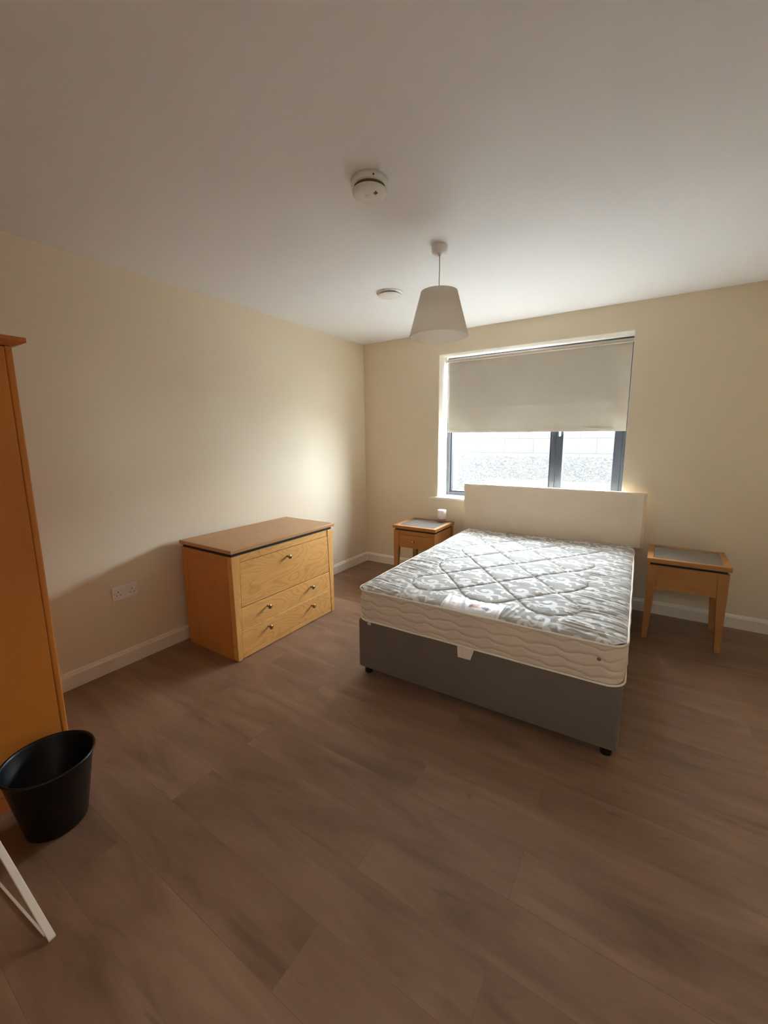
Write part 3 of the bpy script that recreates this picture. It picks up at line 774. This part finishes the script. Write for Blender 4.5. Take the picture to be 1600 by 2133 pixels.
# hanging tag and small clip under the mattress edge at the foot
bm = bmesh.new()
fy = -PL - 0.006
def tag_quad(pts, th=0.0012):
    f = [bm.verts.new((x, fy + dy, z)) for x, dy, z in pts]; k = [bm.verts.new((x, fy + dy + th, z)) for x, dy, z in pts]
    bm.faces.new(f); bm.faces.new(k[::-1])
    for i in range(4): bm.faces.new((f[i], f[(i + 1) % 4], k[(i + 1) % 4], k[i]))
tx = 1.966 - 1.975
tag_quad([(tx - 0.045, 0.0, 0.004), (tx + 0.045, 0.0, 0.004), (tx + 0.030, -0.010, -0.048), (tx - 0.036, -0.012, -0.048)])
tag_quad([(tx - 0.030, -0.0035, 0.002), (tx - 0.028, -0.0040, 0.000), (tx + 0.004, -0.0145, -0.046), (tx - 0.034, -0.0150, -0.046)])
finish('hanging_tag', bm, m_tag, mt)
bm = bmesh.new(); bbox(bm, -PH + 0.078, -PH + 0.100, fy - 0.002, fy + 0.004, -0.014, 0.004, 0.002); finish('corner_tag', bm, m_tag, mt)
bm = bmesh.new(); lathe(bm, [(0, 0), (0.007, 0), (0.008, 0.0012), (0.0045, 0.0025), (0, 0.0008)], n=18)
bmesh.ops.transform(bm, matrix=Matrix.Translation((PH - 0.100, -PL - 0.0035, 0.118)) @ Matrix.Rotation(math.pi / 2, 4, 'X'), verts=bm.verts[:])
lab(finish('air_vent', bm, m_bronze, mt, True), 'small metal air vent')

hb = thing('headboard', 'cream padded headboard at the head of the bed, in front of the window', 'headboard', (1.960, -0.046, 0), 0.006)
def pad():
    hx, z0, z1, th = 0.742, 0.515, 0.968, 0.040
    bm = bmesh.new(); nx, nz = 74, 24; rws = {}
    def prof(u, v):
        e = min(u, 1 - u) * 2 * hx; f = min(v, 1 - v) * (z1 - z0); q = min(e, f) / 0.030; q = min(1, q)
        return math.sqrt(max(0, q * (2 - q)))
    fr_ = [[bm.verts.new((-hx + 2 * hx * i / nx, -th + 0.010 * (1 - prof(i / nx, j / nz)) - 0.0 , z0 + (z1 - z0) * j / nz)) for i in range(nx + 1)] for j in range(nz + 1)]
    bk = [[bm.verts.new((-hx + 2 * hx * i / nx, 0.0, z0 + (z1 - z0) * j / nz)) for i in range(nx + 1)] for j in range(nz + 1)]
    for g, fl in ((fr_, 0), (bk, 1)):
        for j in range(nz):
            for i in range(nx):
                q = (g[j][i], g[j][i + 1], g[j + 1][i + 1], g[j + 1][i]); bm.faces.new(q if not fl else q[::-1])
    for j in range(nz):
        for i in (0, nx): bm.faces.new((fr_[j][i], fr_[j + 1][i], bk[j + 1][i], bk[j][i]))
    for i in range(nx):
        for j in (0, nz): bm.faces.new((fr_[j][i], fr_[j][i + 1], bk[j][i + 1], bk[j][i]))
    finish('padded_panel', bm, m_head, hb, False)
pad()
for sx in (-0.42, 0.42): box('strut', m_plain_wood[2], hb, sx - 0.03, sx + 0.03, -0.030, -0.004, 0.0, 0.520)

# ------------------------------------------------------------------ ceiling things
lp = thing('pendant_lamp', 'cream pleated shade hanging from the ceiling on a thin flex', 'ceiling lamp', (1.678, -1.647, H))
bm = bmesh.new(); lathe(bm, [(0, 0), (0.043, 0), (0.043, -0.016), (0.040, -0.034), (0.034, -0.040), (0.008, -0.041), (0.007, -0.050), (0, -0.050)], n=40)
lab(finish('ceiling_rose', bm, m_whiteplastic, lp, True), 'white ceiling rose')
ZT, ZBm = -0.228, -0.456
bm = bmesh.new(); tube(bm, [(0, 0, -0.048), (0.001, 0, -0.11), (-0.001, 0, -0.17), (0, 0, ZT - 0.02)], 0.0028, 8); finish('flex', bm, m_cord, lp, True)
bm = bmesh.new(); rt, rb, n = 0.0985, 0.158, 220
def ring(r, z, pl=0.0): return [bm.verts.new(((r + pl * math.cos(k * math.pi)) * math.cos(2 * math.pi * k / n), (r + pl * math.cos(k * math.pi)) * math.sin(2 * math.pi * k / n), z)) for k in range(n)]
R_ = [ring(rt, ZT), ring(rt + 0.0004, ZT - 0.006, 0.0005), ring(rb - 0.0006, ZBm + 0.006, 0.0005), ring(rb, ZBm + 0.004), ring(rb, ZBm), ring(rb - 0.003, ZBm)]
for a_, b_ in zip(R_, R_[1:]):
    for k in range(n): bm.faces.new((a_[k], a_[(k + 1) % n], b_[(k + 1) % n], b_[k]))
sh = finish('lamp_shade', bm, m_shade, lp, True)
bm = bmesh.new(); lathe(bm, [(rt - 0.0012, ZT + 0.0005), (rb - 0.0032, ZBm + 0.0005)], n=96); lab(finish('lining', bm, m_shade_in, sh, True), 'white lining')
bm = bmesh.new(); lathe(bm, [(0.0, ZT - 0.01), (0.014, ZT - 0.01), (0.016, ZT - 0.03), (0.017, ZT - 0.060), (0.0, ZT - 0.060)], n=24)
for k in range(3):
    a_ = 2 * math.pi * k / 3 + 0.5; tube(bm, [(0.012 * math.cos(a_), 0.012 * math.sin(a_), ZT - 0.030), ((rt - 0.002) * math.cos(a_), (rt - 0.002) * math.sin(a_), ZT - 0.004)], 0.0013, 6)
finish('lamp_holder', bm, m_whiteplastic, lp, True)
bm = bmesh.new(); lathe(bm, [(0, ZT - 0.0602), (0.012, ZT - 0.0602), (0.015, ZT - 0.080), (0.030, ZT - 0.110), (0.031, ZT - 0.125), (0.022, ZT - 0.148), (0, ZT - 0.156)], n=28)
finish('bulb', bm, m_white_ceramic, lp, True)

sm = thing('smoke_alarm', 'round white smoke alarm on the ceiling, nearest the camera', 'smoke alarm', (1.686, -2.303, H))
bm = bmesh.new(); lathe(bm, [(0, 0), (0.0725, 0), (0.0725, -0.022), (0.0705, -0.025), (0.0, -0.025)], n=64); bp = finish('mounting_base', bm, m_whiteplastic, sm, True)
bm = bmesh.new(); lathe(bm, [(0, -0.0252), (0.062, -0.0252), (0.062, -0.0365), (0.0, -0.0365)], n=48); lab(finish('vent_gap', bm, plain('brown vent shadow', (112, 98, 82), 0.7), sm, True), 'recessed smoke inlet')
bm = bmesh.new(); lathe(bm, [(0, -0.0367), (0.0655, -0.0367), (0.0690, -0.039), (0.0675, -0.047), (0.058, -0.053), (0.030, -0.0555), (0, -0.056)], n=64); cv = finish('cover', bm, m_whiteplastic, sm, True)
bm = bmesh.new()
for k in range(3): bbox(bm, 0.026 + 0.0055 * k, 0.029 + 0.0055 * k, -0.012 - 0.002 * k, 0.002 - 0.002 * k, -0.0565, -0.053)
lab(finish('sounder_slots', bm, m_black, cv), 'dark sounder slots')
bm = bmesh.new(); lathe(bm, [(0, -0.0585), (0.010, -0.0580), (0.011, -0.054), (0, -0.054)], -0.004, -0.006, 20); finish('test_button', bm, m_whiteplastic, cv, True)
bm = bmesh.new(); bbox(bm, -0.003, 0.003, -0.001, 0.001, -0.003, 0.003)
lab(finish('catch_slot', bm, m_black, bp, loc=(0.0525, -0.0505, -0.016)), 'dark catch slot'); COL.objects[-1].rotation_euler = (0, 0, 0.75)

vt = thing('ceiling_vent', 'flat round white vent disc on the ceiling beside the lamp', 'vent', (1.083, -1.195, H))
bm = bmesh.new(); lathe(bm, [(0, 0), (0.092, 0), (0.091, -0.004), (0.078, -0.010), (0.066, -0.008), (0.064, -0.002), (0, -0.002)], n=64); finish('rim', bm, m_whiteplastic, vt, True)
bm = bmesh.new(); lathe(bm, [(0, -0.0022), (0.012, -0.0022), (0.012, -0.018), (0.074, -0.015), (0.080, -0.017), (0.077, -0.020), (0, -0.023)], n=64); lab(finish('disc', bm, m_whiteplastic, vt, True), 'raised centre disc')

# ------------------------------------------------------------------ double socket on the left wall
sk = thing('wall_socket', 'white double wall socket left of the chest of drawers', 'socket', (0.0, -2.6135, 0.4725))
box('plate', m_whiteplastic, sk, 0.0002, 0.009, -0.0735, 0.0735, -0.043, 0.043, 0.003)
for s in (-1, 1):
    bm = bmesh.new(); yc = s * 0.040
    for y, z, a, b in ((0, 0.010, 0.0020, 0.0040), (-0.011, -0.011, 0.0034, 0.0018), (0.011, -0.011, 0.0034, 0.0018)):
        bbox(bm, 0.0085, 0.0094, yc + y - a, yc + y + a, z - b, z + b)
    lab(finish('pin_holes', bm, m_black, sk), 'three dark pin holes')
    bm = bmesh.new(); bbox(bm, 0.0085, 0.0125, s * 0.013 - 0.0055, s * 0.013 + 0.0055, 0.012, 0.030, 0.0015); finish('rocker_switch', bm, m_whiteplastic, sk)
    bm = bmesh.new(); lathe(bm, [(0, 0), (0.0022, 0), (0.0022, 0.0008), (0, 0.001)], n=12); bmesh.ops.transform(bm, matrix=Matrix.Translation((0.009, s * 0.062, -0.0)) @ Matrix.Rotation(math.pi / 2, 4, 'Y'), verts=bm.verts[:])
    finish('screw', bm, m_bronze, sk)

# ------------------------------------------------------------------ wardrobe at the left edge
wd = thing('wardrobe', 'tall orange pine wardrobe against the left wall at the photo edge', 'wardrobe', (0.0, -3.207, 0))
WF, WW, WH = 0.740, 1.00, 1.742     # front plane x, width towards -y, height
xb = 0.022
for y0, y1 in ((-0.022, 0.0), (-WW, -WW + 0.022)):
    box('side_panel', m_ward, wd, xb, WF, y0, y1, 0.0, WH, 0.006, 3)
box('back_panel', m_ward, wd, xb, xb + 0.008, -WW + 0.0225, -0.0225, 0.02, WH)
for z0, z1, nm in ((0.070, 0.088, 'bottom_board'), (WH - 0.02, WH - 0.001, 'top_board')):
    box(nm, m_ward, wd, xb + 0.009, WF - 0.022, -WW + 0.0225, -0.0225, z0, z1)
box('plinth', m_ward_edge, wd, WF - 0.030, WF - 0.008, -WW + 0.0225, -0.0225, 0.0, 0.068)
for k in range(2):
    y1 = -0.0230 - k * (WW - 0.046) / 2; y0 = y1 - (WW - 0.050) / 2
    d = box('door', m_ward, wd, WF - 0.021, WF - 0.001, y0, y1, 0.072, WH - 0.003, 0.002)
    bm = bmesh.new(); q = bmesh.new(); lathe(q, [(0, 0), (0.008, 0), (0.008, 0.014), (0.018, 0.022), (0.016, 0.030), (0, 0.032)], n=24)
    ky = y0 + 0.04 if k == 0 else y1 - 0.04
    merge(bm, q, Matrix.Translation((WF - 0.001, ky, 0.95)) @ Matrix.Rotation(math.pi / 2, 4, 'Y')); finish('knob', bm, m_ward_edge, d, True)
bm = bmesh.new()
prism8(bm, [(xb, 0.004, WH + 0.0005), (xb, -WW - 0.004, WH + 0.0005), (WF + 0.004, -WW - 0.004, WH + 0.0005), (WF + 0.004, 0.004, WH + 0.0005)],
           [(xb, 0.034, WH + 0.014), (xb, -WW - 0.034, WH + 0.014), (WF + 0.034, -WW - 0.034, WH + 0.014), (WF + 0.034, 0.034, WH + 0.014)])
bbox(bm, xb, WF + 0.034, -WW - 0.034, 0.034, WH + 0.0142, WH + 0.030, 0.002)
lab(finish('cornice', bm, m_ward_edge, wd), 'overhanging cornice')

# ------------------------------------------------------------------ waste bin
wb = thing('waste_bin', 'black plastic waste bin standing in front of the wardrobe', 'bin', (0.936, -3.336, 0))
bm = bmesh.new()
lathe(bm, [(0, 0.003), (0.090, 0.0), (0.094, 0.004), (0.136, 0.258), (0.141, 0.258), (0.1435, 0.262), (0.142, 0.266), (0.138, 0.267), (0.1345, 0.264), (0.1325, 0.258), (0.0905, 0.008), (0, 0.007)], n=72)
finish('body', bm, m_bin, wb, True)

# ------------------------------------------------------------------ white angled stand foot in the corner
st = thing('angled_stand', 'white angled wooden stand foot on the floor at the lower left corner', 'stand', (1.374, -3.498, 0), 0.0)
ux = Vector((-0.34, -0.027, 0)).normalized(); up = Vector((0, 0, 1)); uy = Vector((-ux.y, ux.x, 0))
def SP(s_, t_, z_): v = ux * s_ + uy * t_; return (v.x, v.y, z_)
m_stand = plain('white painted wood', (238, 226, 212), 0.5)
LEN = 0.46; an = 0.50; bm = bmesh.new()
zt0, zt1 = 0.007, 0.007 + LEN * an
prism8(bm, [SP(0, -0.008, 0.0), SP(0, 0.010, 0.0), SP(LEN, 0.010, zt1 - 0.010), SP(LEN, -0.008, zt1 - 0.010)],
           [SP(0, -0.008, zt0), SP(0, 0.010, zt0), SP(LEN, 0.010, zt1), SP(LEN, -0.008, zt1)], 0.0012, 1)
lab(finish('sloping_bar', bm, m_stand, st), 'broad sloping bar')
bm = bmesh.new(); prism8(bm, [SP(0.03, 0.004, 0), SP(LEN, 0.004, 0), SP(LEN, 0.010, 0), SP(0.03, 0.010, 0)], [SP(0.03, 0.004, 0.004), SP(LEN, 0.004, 0.004), SP(LEN, 0.010, 0.004), SP(0.03, 0.010, 0.004)])
lab(finish('floor_bar', bm, m_stand, st), 'thin bar lying on the floor')
bm = bmesh.new(); prism8(bm, [SP(LEN - 0.03, -0.008, 0), SP(LEN, -0.008, 0), SP(LEN, 0.010, 0), SP(LEN - 0.03, 0.010, 0)], [SP(LEN - 0.03, -0.008, zt1 - 0.004), SP(LEN, -0.008, zt1 - 0.004), SP(LEN, 0.010, zt1 - 0.004), SP(LEN - 0.03, 0.010, zt1 - 0.004)])
finish('upright', bm, m_stand, st)
